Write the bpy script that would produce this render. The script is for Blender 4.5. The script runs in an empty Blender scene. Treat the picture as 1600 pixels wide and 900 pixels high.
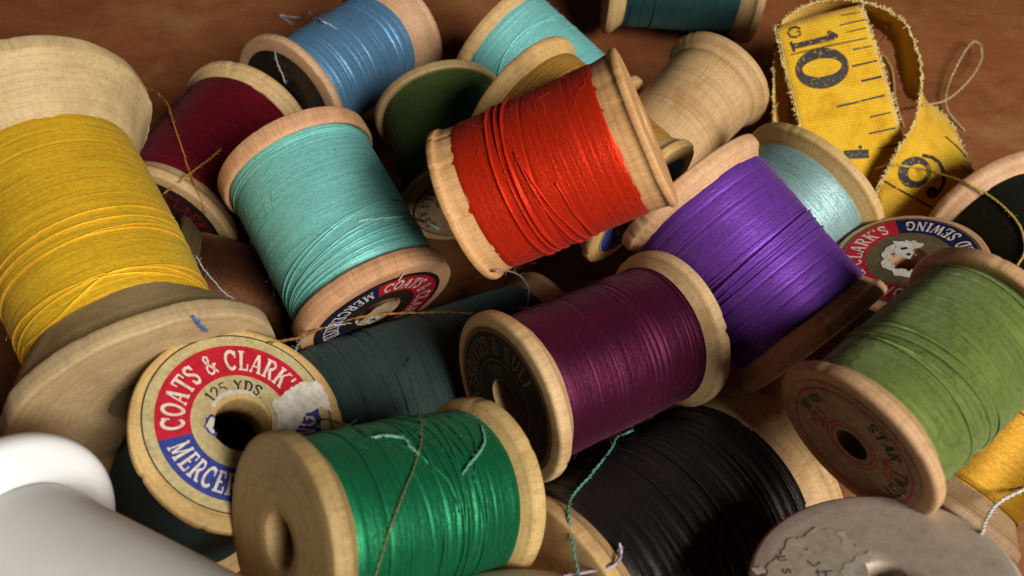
# A drawer-bottom heap of old wooden cotton reels with a cloth tape measure.  1 unit = 1 cm.
import bpy, math, random
from math import sin, cos, pi, radians
from mathutils import Vector, Matrix, noise
from mathutils.bvhtree import BVHTree

scene = bpy.context.scene
COL = scene.collection
PITCH, CAM_H, FPX = radians(58), 17.0, 1400.0
CAM = Vector((0, 0, CAM_H))
RIGHT = Vector((1, 0, 0)); FWD = Vector((0, cos(PITCH), -sin(PITCH))); UP = Vector((0, sin(PITCH), cos(PITCH)))

def ray(u, v):
    return RIGHT * ((u - 800) / FPX) - UP * ((v - 450) / FPX) + FWD
def at(u, v, z):
    return CAM + ray(u, v) * z

# name: (middle of axis, axis direction A->B, flange radius, length, rim, slope end A, thread radius ratio, slope end B)
POSE = {
    'teal': ((-3.213, 9.445, 3.785), (0.4988, -0.8406, -0.2114), 1.476, 3.425, 0.357, 0.249, 0.922, 0.428),
    'red': ((0.624, 8.738, 6.460), (0.8992, 0.1722, 0.4023), 1.242, 3.055, 0.127, 0.364, 0.958, 0.378),
    'purple': ((3.969, 8.258, 4.517), (0.5994, -0.7624, -0.2438), 1.404, 3.345, 0.230, 0.370, 0.911, 0.407),
    'magenta': ((1.278, 6.495, 4.428), (0.8209, 0.5129, -0.2512), 1.345, 3.344, 0.221, 0.390, 0.853, 0.322),
    'green': ((-1.593, 3.717, 5.501), (0.7476, 0.3968, -0.5326), 1.318, 3.182, 0.249, 0.382, 0.890, 0.315),
    'olive': ((5.535, 5.322, 6.161), (0.7837, 0.6175, 0.0669), 1.223, 2.856, 0.204, 0.354, 0.857, 0.181),
    'yellow': ((-6.787, 8.040, 5.225), (0.5149, -0.8466, -0.1348), 1.998, 5.539, 0.306, 1.090, 0.702, 1.043),
    'coats': ((-4.583, 4.924, 4.030), (-0.5224, -0.0324, -0.8521), 1.507, 3.270, 0.174, 0.362, 0.820, 0.362),
    'black': ((2.257, 4.032, 2.768), (0.7666, 0.5491, -0.3330), 2.006, 4.588, 0.220, 0.481, 0.882, 0.558),
    'lilac': ((4.620, 1.794, 5.039), (0.2038, -0.5305, -0.8228), 1.496, 3.247, 0.171, 0.359, 0.820, 0.359),
    'coats2': ((7.615, 8.514, 2.101), (0.2744, -0.3039, -0.9123), 1.326, 3.204, 0.183, 0.384, 0.820, 0.384),
    'pale': ((4.951, 10.373, 2.087), (0.7225, 0.6600, 0.2056), 1.682, 3.619, 0.204, 0.428, 0.850, 0.347),
    'bare': ((3.650, 13.635, 1.918), (-0.6334, -0.7687, -0.0889), 1.297, 3.591, 0.200, 0.419, 0.870, 0.419),
    'aqua': ((0.799, 14.877, 2.095), (0.7219, -0.6348, -0.2756), 1.436, 3.320, 0.205, 0.290, 0.920, 0.431),
    'gold': ((1.198, 10.592, 4.711), (0.6936, -0.7086, -0.1294), 1.341, 3.088, 0.172, 0.318, 0.913, 0.375),
    'dkgreen': ((-1.227, 12.441, 2.492), (0.2838, -0.9555, -0.0808), 1.420, 2.590, 0.204, 0.135, 0.878, 0.316),
    'blue': ((-3.935, 15.555, 1.976), (0.5529, 0.8110, -0.1911), 1.512, 3.707, 0.205, 0.438, 0.758, 0.589),
    'maroon': ((-6.438, 12.331, 2.117), (-0.2881, -0.9471, 0.1413), 1.482, 3.647, 0.202, 0.404, 0.913, 0.429),
    'rdark': ((10.807, 10.220, 1.710), (0.2895, -0.9503, 0.1145), 1.515, 3.434, 0.202, 0.424, 0.880, 0.424),
    'white': ((-4.196, 1.930, 6.793), (0.8815, -0.4291, 0.1969), 1.586, 4.565, 0.250, 0.231, 0.680, 0.501),
    'slate': ((-1.541, 7.096, 2.164), (0.8495, 0.4670, -0.2457), 1.520, 5.321, 0.190, 0.399, 0.900, 0.399),
    'yelbr': ((7.414, 5.727, 3.976), (0.5932, 0.6963, 0.4041), 1.474, 3.327, 0.184, 0.477, 0.827, 0.387),
    'bottom': ((0.163, 1.101, 5.127), (-0.0573, -0.7823, -0.6203), 1.287, 3.106, 0.178, 0.373, 0.820, 0.373),
    'amber': ((-5.113, 9.032, 1.955), (0.8659, 0.0085, -0.5001), 1.303, 3.409, 0.201, 0.421, 0.860, 0.421),
}
_p = at(1065, -42, 23.0); _q = (at(1175, -34, 23.0) - _p).normalized()
POSE['teal_top'] = (tuple(_p), tuple(_q), 1.62, 3.8, .22, .45, .87, .55)

# ------------------------------------------------------------------ materials
def new_mat(name):
    m = bpy.data.materials.new(name); m.use_nodes = True
    nt = m.node_tree; b = nt.nodes['Principled BSDF']
    return m, nt, b
def nd(nt, typ, **kw):
    n = nt.nodes.new(typ)
    for k, v in kw.items(): setattr(n, k, v)
    return n
def lk(nt, a, b): nt.links.new(a, b)
def ramp(nt, fac, stops):
    r = nd(nt, 'ShaderNodeValToRGB'); e = r.color_ramp.elements
    while len(e) < len(stops): e.new(0.5)
    for i, (p, c) in enumerate(stops):
        e[i].position = p; e[i].color = (*c, 1)
    lk(nt, fac, r.inputs[0]); return r
def mapped(nt, coord, scale, loc=(0, 0, 0)):
    mp = nd(nt, 'ShaderNodeMapping'); mp.inputs['Scale'].default_value = scale; mp.inputs['Location'].default_value = loc
    lk(nt, coord, mp.inputs[0]); return mp.outputs[0]
def noise_n(nt, vec, scale, detail=4, rough=.55, dist=0):
    n = nd(nt, 'ShaderNodeTexNoise'); n.inputs['Scale'].default_value = scale; n.inputs['Detail'].default_value = detail
    n.inputs['Roughness'].default_value = rough; n.inputs['Distortion'].default_value = dist
    lk(nt, vec, n.inputs['Vector']); return n
def mix(nt, fac, a, b, mode='MIX'):
    m = nd(nt, 'ShaderNodeMix', data_type='RGBA', blend_type=mode)
    for sock, val in ((m.inputs[0], fac), (m.inputs[6], a), (m.inputs[7], b)):
        if hasattr(val, 'is_linked') or hasattr(val, 'links'): lk(nt, val, sock)
        elif isinstance(val, (int, float)): sock.default_value = val
        else: sock.default_value = (*val, 1)
    return m.outputs[2]
def sc(c, k): return tuple(min(1, x * k) for x in c)

def wood_mat(name, base, seed=0.0, grey=0.0, rough=.62):
    m, nt, b = new_mat(name)
    tc = nd(nt, 'ShaderNodeTexCoord').outputs['Object']
    grain = noise_n(nt, mapped(nt, tc, (9, 9, 1.1), (seed, seed * 2, seed)), 2.2, 6, .6, .4)
    fine = noise_n(nt, mapped(nt, tc, (30, 30, 4.0), (seed, 0, 0)), 2.0, 3, .6)
    stain = noise_n(nt, mapped(nt, tc, (1, 1, 1), (seed * 3, 1, seed)), 1.1, 5, .6, .3)
    c1 = ramp(nt, grain.outputs[0], [(.28, sc(base, .76)), (.5, base), (.75, sc(base, 1.14))]).outputs[0]
    pores = ramp(nt, fine.outputs[0], [(.30, (.42, .33, .26)), (.40, (1, 1, 1))]).outputs[0]
    c2 = mix(nt, .7, c1, pores, 'MULTIPLY')
    st = ramp(nt, stain.outputs[0], [(.30, (.66, .54, .42)), (.50, (1, 1, 1)), (.8, (1.0, .97, .92))]).outputs[0]
    c3 = mix(nt, .6, c2, st, 'MULTIPLY')
    sx = nd(nt, 'ShaderNodeSeparateXYZ'); lk(nt, tc, sx.inputs[0])
    cx = nd(nt, 'ShaderNodeCombineXYZ'); lk(nt, sx.outputs[0], cx.inputs[0]); lk(nt, sx.outputs[1], cx.inputs[1])
    ln = nd(nt, 'ShaderNodeVectorMath', operation='LENGTH'); lk(nt, cx.outputs[0], ln.inputs[0])
    cr = nd(nt, 'ShaderNodeCombineXYZ'); lk(nt, ln.outputs['Value'], cr.inputs[0]); lk(nt, sx.outputs[2], cr.inputs[1])
    lath = noise_n(nt, mapped(nt, cr.outputs[0], (1, 1, 1), (seed, 0, 0)), 16, 4, .7)
    c3 = mix(nt, .55, c3, ramp(nt, lath.outputs[0], [(.34, (.62, .52, .42)), (.52, (1, 1, 1))]).outputs[0], 'MULTIPLY')
    # a fine speckle of dirt
    sp = noise_n(nt, tc, 22, 2, .5)
    spk = ramp(nt, sp.outputs[0], [(.26, (.35, .28, .22)), (.33, (1, 1, 1))]).outputs[0]
    c4 = mix(nt, .35, c3, spk, 'MULTIPLY')
    if grey: c4 = mix(nt, grey, c4, ramp(nt, noise_n(nt, tc, 3.5, 6, .7).outputs[0], [(.3, (.38, .34, .32)), (.5, (.56, .51, .48)), (.7, (.64, .59, .55))]).outputs[0])
    lk(nt, c4, b.inputs['Base Color'])
    b.inputs['Roughness'].default_value = rough
    b.inputs['Specular IOR Level'].default_value = .35
    bp = nd(nt, 'ShaderNodeBump'); bp.inputs['Strength'].default_value = .2; bp.inputs['Distance'].default_value = .012
    lk(nt, grain.outputs[0], bp.inputs['Height'])
    bp2 = nd(nt, 'ShaderNodeBump'); bp2.inputs['Strength'].default_value = .2; bp2.inputs['Distance'].default_value = .01
    lk(nt, lath.outputs[0], bp2.inputs['Height']); lk(nt, bp.outputs[0], bp2.inputs['Normal'])
    lk(nt, bp2.outputs[0], b.inputs['Normal'])
    return m

def thread_mat(name, col, sheen=.25, rough=.45, spec=.5, vary=.23, silk=.45):
    """UV.x runs round the winding in cm, UV.y along the axis in cm."""
    m, nt, b = new_mat(name)
    uv = nd(nt, 'ShaderNodeUVMap').outputs[0]; tc = nd(nt, 'ShaderNodeTexCoord').outputs['Object']
    streak = noise_n(nt, mapped(nt, uv, (.35, 16, 1)), 2.0, 4, .65)
    ply = noise_n(nt, mapped(nt, uv, (12, 62, 1)), 1.0, 3, .6)
    blotch = noise_n(nt, tc, 1.3, 4, .6)
    dark, lite = sc(col, 1 - vary * 1.3), sc(col, 1 + vary)
    c1 = ramp(nt, streak.outputs[0], [(.3, dark), (.5, col), (.72, lite)]).outputs[0]
    c2 = mix(nt, .55, c1, ramp(nt, ply.outputs[0], [(.32, (.5, .5, .5)), (.6, (1, 1, 1))]).outputs[0], 'MULTIPLY')
    c3 = mix(nt, .4, c2, ramp(nt, blotch.outputs[0], [(.3, (.72, .7, .68)), (.6, (1, 1, 1))]).outputs[0], 'MULTIPLY')
    lk(nt, c3, b.inputs['Base Color'])
    b.inputs['Metallic'].default_value = silk
    b.inputs['Roughness'].default_value = rough * .95
    b.inputs['Specular IOR Level'].default_value = spec * 1.5
    b.inputs['Sheen Weight'].default_value = sheen if sheen > .6 else sheen * .3
    b.inputs['Sheen Roughness'].default_value = .5
    b.inputs['Sheen Tint'].default_value = (*[min(1, .35 + .65 * x / max(col)) for x in col], 1)
    b.inputs['Specular Tint'].default_value = (*[.25 + .75 * x / max(col) for x in col], 1)
    b.inputs['Anisotropic'].default_value = .45; tg = nd(nt, 'ShaderNodeTangent', direction_type='RADIAL', axis='Z'); lk(nt, tg.outputs[0], b.inputs['Tangent'])
    bp = nd(nt, 'ShaderNodeBump'); bp.inputs['Strength'].default_value = .55; bp.inputs['Distance'].default_value = .012
    lk(nt, ply.outputs[0], bp.inputs['Height']); lk(nt, bp.outputs[0], b.inputs['Normal'])
    return m

def plain_mat(name, col, rough=.7, spec=.3, mottling=.25, scale=9, bump=.15):
    m, nt, b = new_mat(name)
    tc = nd(nt, 'ShaderNodeTexCoord').outputs['Object']
    n1 = noise_n(nt, tc, scale, 5, .65); n2 = noise_n(nt, tc, scale * .25, 3, .6)
    c = ramp(nt, n1.outputs[0], [(.3, sc(col, 1 - mottling)), (.55, col), (.8, sc(col, 1 + mottling * .5))]).outputs[0]
    c = mix(nt, .5, c, ramp(nt, n2.outputs[0], [(.3, (.62, .56, .5)), (.6, (1, 1, 1))]).outputs[0], 'MULTIPLY')
    lk(nt, c, b.inputs['Base Color']); b.inputs['Roughness'].default_value = rough; b.inputs['Specular IOR Level'].default_value = spec
    bp = nd(nt, 'ShaderNodeBump'); bp.inputs['Strength'].default_value = bump; bp.inputs['Distance'].default_value = .02
    lk(nt, n1.outputs[0], bp.inputs['Height']); lk(nt, bp.outputs[0], b.inputs['Normal'])
    return m

def floor_mat():
    m, nt, b = new_mat('worn_brown_wood')
    tc = nd(nt, 'ShaderNodeTexCoord').outputs['Object']
    g = noise_n(nt, mapped(nt, tc, (.5, .9, 1)), .9, 8, .66, .8)
    f = noise_n(nt, mapped(nt, tc, (3, 4, 1)), 2.2, 6, .72)
    p = noise_n(nt, mapped(nt, tc, (1, 1, 1), (3.1, 7.7, 0)), .42, 5, .6, .5)
    s = noise_n(nt, tc, 5.5, 3, .5)
    c = ramp(nt, g.outputs[0], [(.22, (.17, .050, .017)), (.48, (.26, .085, .030)), (.78, (.32, .125, .044))]).outputs[0]
    c = mix(nt, .5, c, ramp(nt, f.outputs[0], [(.3, (.6, .55, .5)), (.65, (1.0, 1.0, 1.0))]).outputs[0], 'MULTIPLY')
    c = mix(nt, ramp(nt, p.outputs[0], [(.52, (0, 0, 0)), (.78, (.45, .45, .45))]).outputs[0], c, (.42, .25, .09))
    c = mix(nt, ramp(nt, s.outputs[0], [(.755, (0, 0, 0)), (.80, (.55, .55, .55))]).outputs[0], c, (.62, .52, .42))
    sr = noise_n(nt, mapped(nt, tc, (14, .5, 1), (2, 5, 0)), 1.6, 4, .6, 1.5)
    c = mix(nt, ramp(nt, sr.outputs[0], [(.66, (0, 0, 0)), (.73, (.4, .4, .4))]).outputs[0], c, (.50, .30, .16))
    gr = noise_n(nt, mapped(nt, tc, (.6, 9, 1), (1, 2, 0)), 1.4, 6, .65, .5)
    c = mix(nt, .25, c, ramp(nt, gr.outputs[0], [(.32, (.5, .45, .42)), (.55, (1, 1, 1))]).outputs[0], 'MULTIPLY')
    lk(nt, c, b.inputs['Base Color']); b.inputs['Roughness'].default_value = .55; b.inputs['Specular IOR Level'].default_value = .3
    bp = nd(nt, 'ShaderNodeBump'); bp.inputs['Strength'].default_value = .4; bp.inputs['Distance'].default_value = .05
    lk(nt, f.outputs[0], bp.inputs['Height']); lk(nt, bp.outputs[0], b.inputs['Normal'])
    return m

def tape_mat():
    m, nt, b = new_mat('yellow_tape_cloth')
    uv = nd(nt, 'ShaderNodeUVMap').outputs[0]; tc = nd(nt, 'ShaderNodeTexCoord').outputs['Object']
    def wave(axis, s):
        w = nd(nt, 'ShaderNodeTexWave', wave_type='BANDS', bands_direction=axis); w.inputs['Scale'].default_value = s
        w.inputs['Distortion'].default_value = 1.2; w.inputs['Detail'].default_value = 2; lk(nt, uv, w.inputs[0]); return w.outputs[1]
    h = mix(nt, .5, wave('X', 5.2), wave('Y', 6.5))
    n1 = noise_n(nt, tc, 2.0, 5, .65); n2 = noise_n(nt, tc, 26, 3, .6)
    c = ramp(nt, n1.outputs[0], [(.28, (.60, .31, .012)), (.5, (.84, .50, .02)), (.75, (.88, .60, .05))]).outputs[0]
    c = mix(nt, .45, c, ramp(nt, h, [(.25, (.55, .45, .35)), (.6, (1, 1, 1))]).outputs[0], 'MULTIPLY')
    c = mix(nt, .4, c, ramp(nt, n2.outputs[0], [(.32, (.6, .52, .4)), (.6, (1, 1, 1))]).outputs[0], 'MULTIPLY')
    sx = nd(nt, 'ShaderNodeSeparateXYZ'); lk(nt, uv, sx.inputs[0])
    dd = nd(nt, 'ShaderNodeMath', operation='SUBTRACT'); lk(nt, sx.outputs[1], dd.inputs[0]); dd.inputs[1].default_value = .95
    ab = nd(nt, 'ShaderNodeMath', operation='ABSOLUTE'); lk(nt, dd.outputs[0], ab.inputs[0])
    edge = ramp(nt, ab.outputs[0], [(.87, (0, 0, 0)), (.94, (.5, .5, .5))]).outputs[0]
    c = mix(nt, edge, c, (.72, .62, .36))
    lk(nt, c, b.inputs['Base Color']); b.inputs['Roughness'].default_value = .8; b.inputs['Specular IOR Level'].default_value = .2
    b.inputs['Sheen Weight'].default_value = .15
    bp = nd(nt, 'ShaderNodeBump'); bp.inputs['Strength'].default_value = .6; bp.inputs['Distance'].default_value = .03
    lk(nt, h, bp.inputs['Height']); lk(nt, bp.outputs[0], b.inputs['Normal'])
    return m

# ------------------------------------------------------------------ mesh collector
class MB:
    def __init__(s): s.v = []; s.f = []; s.uv = []; s.mi = []
    def add(s, verts, faces, uvs=None, mi=0):
        o = len(s.v); s.v += [tuple(p) for p in verts]
        for i, f in enumerate(faces):
            s.f.append([o + k for k in f]); s.mi.append(mi)
            s.uv.append(uvs[i] if uvs else [(0, 0)] * len(f))
    def tube(s, pts, rad, n=5, mi=0, uvscale=1.0, taper=False):
        N = len(pts); verts = []; prev = None
        for i, p in enumerate(pts):
            t = (pts[min(i + 1, N - 1)] - pts[max(i - 1, 0)])
            t = t.normalized() if t.length > 1e-9 else Vector((0, 0, 1))
            a = (prev - t * prev.dot(t)) if prev is not None else t.orthogonal()
            if a.length < 1e-6: a = t.orthogonal()
            a.normalize(); prev = a; b = t.cross(a)
            r = rad[i] if isinstance(rad, (list, tuple)) else rad
            for k in range(n):
                q = 2 * pi * k / n; verts.append(p + a * (r * cos(q)) + b * (r * sin(q)))
        faces, uvs = [], []; ln = 0
        for i in range(N - 1):
            d = (pts[i + 1] - pts[i]).length
            for k in range(n):
                k2 = (k + 1) % n
                faces.append([i * n + k, i * n + k2, (i + 1) * n + k2, (i + 1) * n + k])
                uvs.append([(ln * uvscale, k / n * .08), (ln * uvscale, (k + 1) / n * .08), ((ln + d) * uvscale, (k + 1) / n * .08), ((ln + d) * uvscale, k / n * .08)])
            ln += d
        faces.append(list(range(n))[::-1]); uvs.append([(0, 0)] * n)
        faces.append([(N - 1) * n + k for k in range(n)]); uvs.append([(0, 0)] * n)
        s.add(verts, faces, uvs, mi)
    def build(s, name, mats, parent=None, smooth=True):
        me = bpy.data.meshes.new(name); me.from_pydata(s.v, [], s.f)
        if not isinstance(mats, (list, tuple)): mats = [mats]
        for m in mats: me.materials.append(m)
        l = me.uv_layers.new(name='UVMap'); flat = [c for f in s.uv for t in f for c in t]
        l.data.foreach_set('uv', flat)
        me.polygons.foreach_set('material_index', s.mi)
        me.polygons.foreach_set('use_smooth', [smooth] * len(s.f))
        me.update(); o = bpy.data.objects.new(name, me); COL.objects.link(o)
        if parent: o.parent = parent
        return o
def tag(o, label, cat, group=None, kind=None):
    if label: o['label'] = label
    if cat: o['category'] = cat
    if group: o['group'] = group
    if kind: o['kind'] = kind
    return o

def catmull(P, per=8):
    out = []; n = len(P)
    for i in range(n - 1):
        p0, p1, p2, p3 = P[max(i - 1, 0)], P[i], P[i + 1], P[min(i + 2, n - 1)]
        for k in range(per):
            t = k / per
            out.append(.5 * ((2 * p1) + (p2 - p0) * t + (2 * p0 - 5 * p1 + 4 * p2 - p3) * t * t + (3 * p1 - p0 - 3 * p2 + p3) * t ** 3))
    out.append(P[-1].copy()); return out

# ------------------------------------------------------------------ reel parts
SEG = 144
def lathe(prof, seed, wob=.006, notches=(), seg=SEG):
    """closed ring of (r, z) points turned round Z"""
    mb = MB(); n = len(prof); vs = []
    for i in range(seg):
        a = 2 * pi * i / seg; ca, sa = cos(a), sin(a)
        nt_ = 0
        for (na, nw, ndp) in notches:
            d = (a - na + pi) % (2 * pi) - pi
            nt_ = max(nt_, ndp * max(0, 1 - abs(d) / nw))
        for (r, z) in prof:
            w = wob * noise.noise(Vector((ca * r * 1.6 + seed, sa * r * 1.6, z * 2))) * 1.6 + wob * .5 * noise.noise(Vector((ca * r * 7 + seed, sa * r * 7, z * 3)))
            rr = r + w
            if nt_ and r > prof_max(prof) - .12: rr -= nt_
            vs.append((rr * ca, rr * sa, z + w * .6))
    fs = []
    for i in range(seg):
        j = (i + 1) % seg
        for k in range(n):
            k2 = (k + 1) % n
            fs.append([i * n + k, j * n + k, j * n + k2, i * n + k2])
    mb.add(vs, fs); return mb
def prof_max(p): return max(r for r, z in p)

def flange_prof(R, t, h, q, rh):
    """outer face at z=0, the slope runs from the rim (R,t) to the thread (qR,h) and on to the core"""
    rt = q * R; slope = (h - t) / max(R - rt, .03)
    ext = min(.22, .16 / max(slope, .1)); rc = max(rt - ext, rh + .12); hc = h + slope * (rt - rc)
    e = min(.05, t * .3)
    p = [(rh, .05), (rh + .015, .015), (rh + .05, 0)]
    p += [(rh + .05 + (R - e * 1.3 - rh - .05) * k / 6, 0) for k in range(1, 7)]
    p += [(R - e * .55, e * .16), (R - e * .15, e * .5), (R, e)]
    p += [(R + .004, t * .5), (R, t - e), (R - e * .18, t - e * .4), (R - e * .6, t)]
    p += [(R - e - (R - e - rc) * k / 5, t + .01 + (hc - t - .01) * k / 5) for k in range(0, 6)]
    p += [(rc - .02, hc + .12), (rh, hc + .12), (rh, hc * .6)]
    return p

def winding(r, s0, s1, mats, seed, pitch=.034, grooves=(), winds=(), fuzz=60, fuzz_len=.3, bulge=0.0, jit=.006, ends=.03, fuzz_r=.0026, loose=0):
    """thread wound round Z between s0 and s1, plus crossing turns lying on it and fine fibres"""
    rnd = random.Random(seed); mb = MB(); seg = 120
    nt_ = max(4, int((s1 - s0) / pitch)); rows = nt_ * 2 + 1
    jr = [rnd.gauss(0, jit * .55) for _ in range(nt_ + 3)]
    slow = [0.0]
    for _ in range(nt_ + 3): slow.append(slow[-1] * .9 + rnd.gauss(0, jit * .2))
    gs = list(grooves)
    def prof(s, a):
        k = (s - s0) / (s1 - s0); x = 2 * k - 1
        v = r + bulge * (1 - x * x) - ends * max(0, abs(x) - .9) / .1
        for (gp, gw, gd, sl, cv) in gs:
            d = s - (s0 + gp * (s1 - s0)) - sl * sin(a) - cv * (1 - cos(a))
            if abs(d) < gw * 3: v -= .45 * gd * math.exp(-(d / gw) ** 2)
        return v
    vs = []
    for i in range(rows):
        ti = i / 2
        for k in range(seg + 1):
            a = 2 * pi * k / seg - pi
            s = min(s1, s0 + (ti + k / seg - .5) * pitch) if 0 < i < rows - 1 else (s0 if i == 0 else s1)
            s = max(s0, s)
            q = ti + k / seg; qi = int(q); fr = q - qi
            jv = jr[qi] * (1 - fr) + jr[qi + 1] * fr if qi + 1 < len(jr) else 0
            jv += slow[min(qi, len(slow) - 1)]
            rad = prof(s, a) + jv * .55 - (.0 if i % 2 == 0 else pitch * .34)
            rad += .012 * noise.noise(Vector((cos(a) * 2 + seed, sin(a) * 2, s * 1.2)))
            vs.append((rad * cos(a), rad * sin(a), s))
    fs, uvs = [], []
    for i in range(rows - 1):
        for k in range(seg):
            w = seg + 1
            fs.append([i * w + k, i * w + k + 1, (i + 1) * w + k + 1, (i + 1) * w + k])
            u0, u1 = k / seg * 2 * pi * r, (k + 1) / seg * 2 * pi * r
            y0, y1 = (s0 + (i / 2 + k / seg) * pitch), (s0 + ((i + 1) / 2 + k / seg) * pitch)
            uvs.append([(u0, y0), (u1, y0), (u1, y1), (u0, y1)])
    mb.add(vs, fs, uvs)
    for wd in winds:
        a0, p0, a1, p1, bow = wd[:5]; tr = .85 * (wd[5] if len(wd) > 5 else pitch * .45); lift = wd[6] if len(wd) > 6 else .6
        pts = []; n = 46
        for k in range(n + 1):
            t = k / n; a = radians(a0 + (a1 - a0) * t); e = t * t * (3 - 2 * t) * .5 + t * .5
            s = s0 + (s1 - s0) * (p0 + (p1 - p0) * e + bow * sin(pi * t))
            s += .012 * noise.noise(Vector((t * 5, seed, p0 * 9)))
            rad = prof(s, a) + tr * lift * .35 + jit * .4
            pts.append(Vector((rad * cos(a), rad * sin(a), s)))
        mb.tube(pts, tr, 6, 0, 1.0)
    for _ in range(fuzz):
        a = radians(rnd.uniform(-125, 125)); s = rnd.uniform(s0 + .03, s1 - .03)
        L = fuzz_len * rnd.uniform(.3, 1.5); d = rnd.gauss(0, .9) + (pi if rnd.random() < .5 else 0); pts = []; stand = rnd.random() < .3; lift = rnd.uniform(.0, .012); bend = rnd.gauss(0, .35)
        for k in range(6):
            t = k / 5
            rad = prof(min(max(s, s0), s1), a) + .004 + lift + (.09 * L / .3 * t ** 1.6 if stand else .006 * sin(pi * t))
            pts.append(Vector((rad * cos(a), rad * sin(a), s)))
            d += bend + rnd.gauss(0, .15); a += cos(d) * L / 5 / r; s += sin(d) * L / 5
        mb.tube(pts, fuzz_r * rnd.uniform(.6, 1.1), 3, 1)
    return mb

def auto_winds(seed, n, lo=.04, hi=.96, tilt=.12):
    rnd = random.Random(seed); out = []
    for _ in range(n):
        p = rnd.uniform(lo, hi); out.append((-150, min(.97, max(.03, p - rnd.uniform(-tilt, tilt))), 150, min(.97, max(.03, p + rnd.uniform(-tilt, tilt))), rnd.uniform(-.02, .02)))
    return out[:max(2, int(len(out) * .25))]
def auto_grooves(seed, n, depth=.03, w=.018, lo=.05, hi=.95, sl=.05):
    rnd = random.Random(seed)
    return [(rnd.uniform(lo, hi), w * rnd.uniform(.6, 1.5), depth * rnd.uniform(.4, 1.2), rnd.uniform(-sl, sl), rnd.uniform(-sl, sl)) for _ in range(n)]

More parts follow.
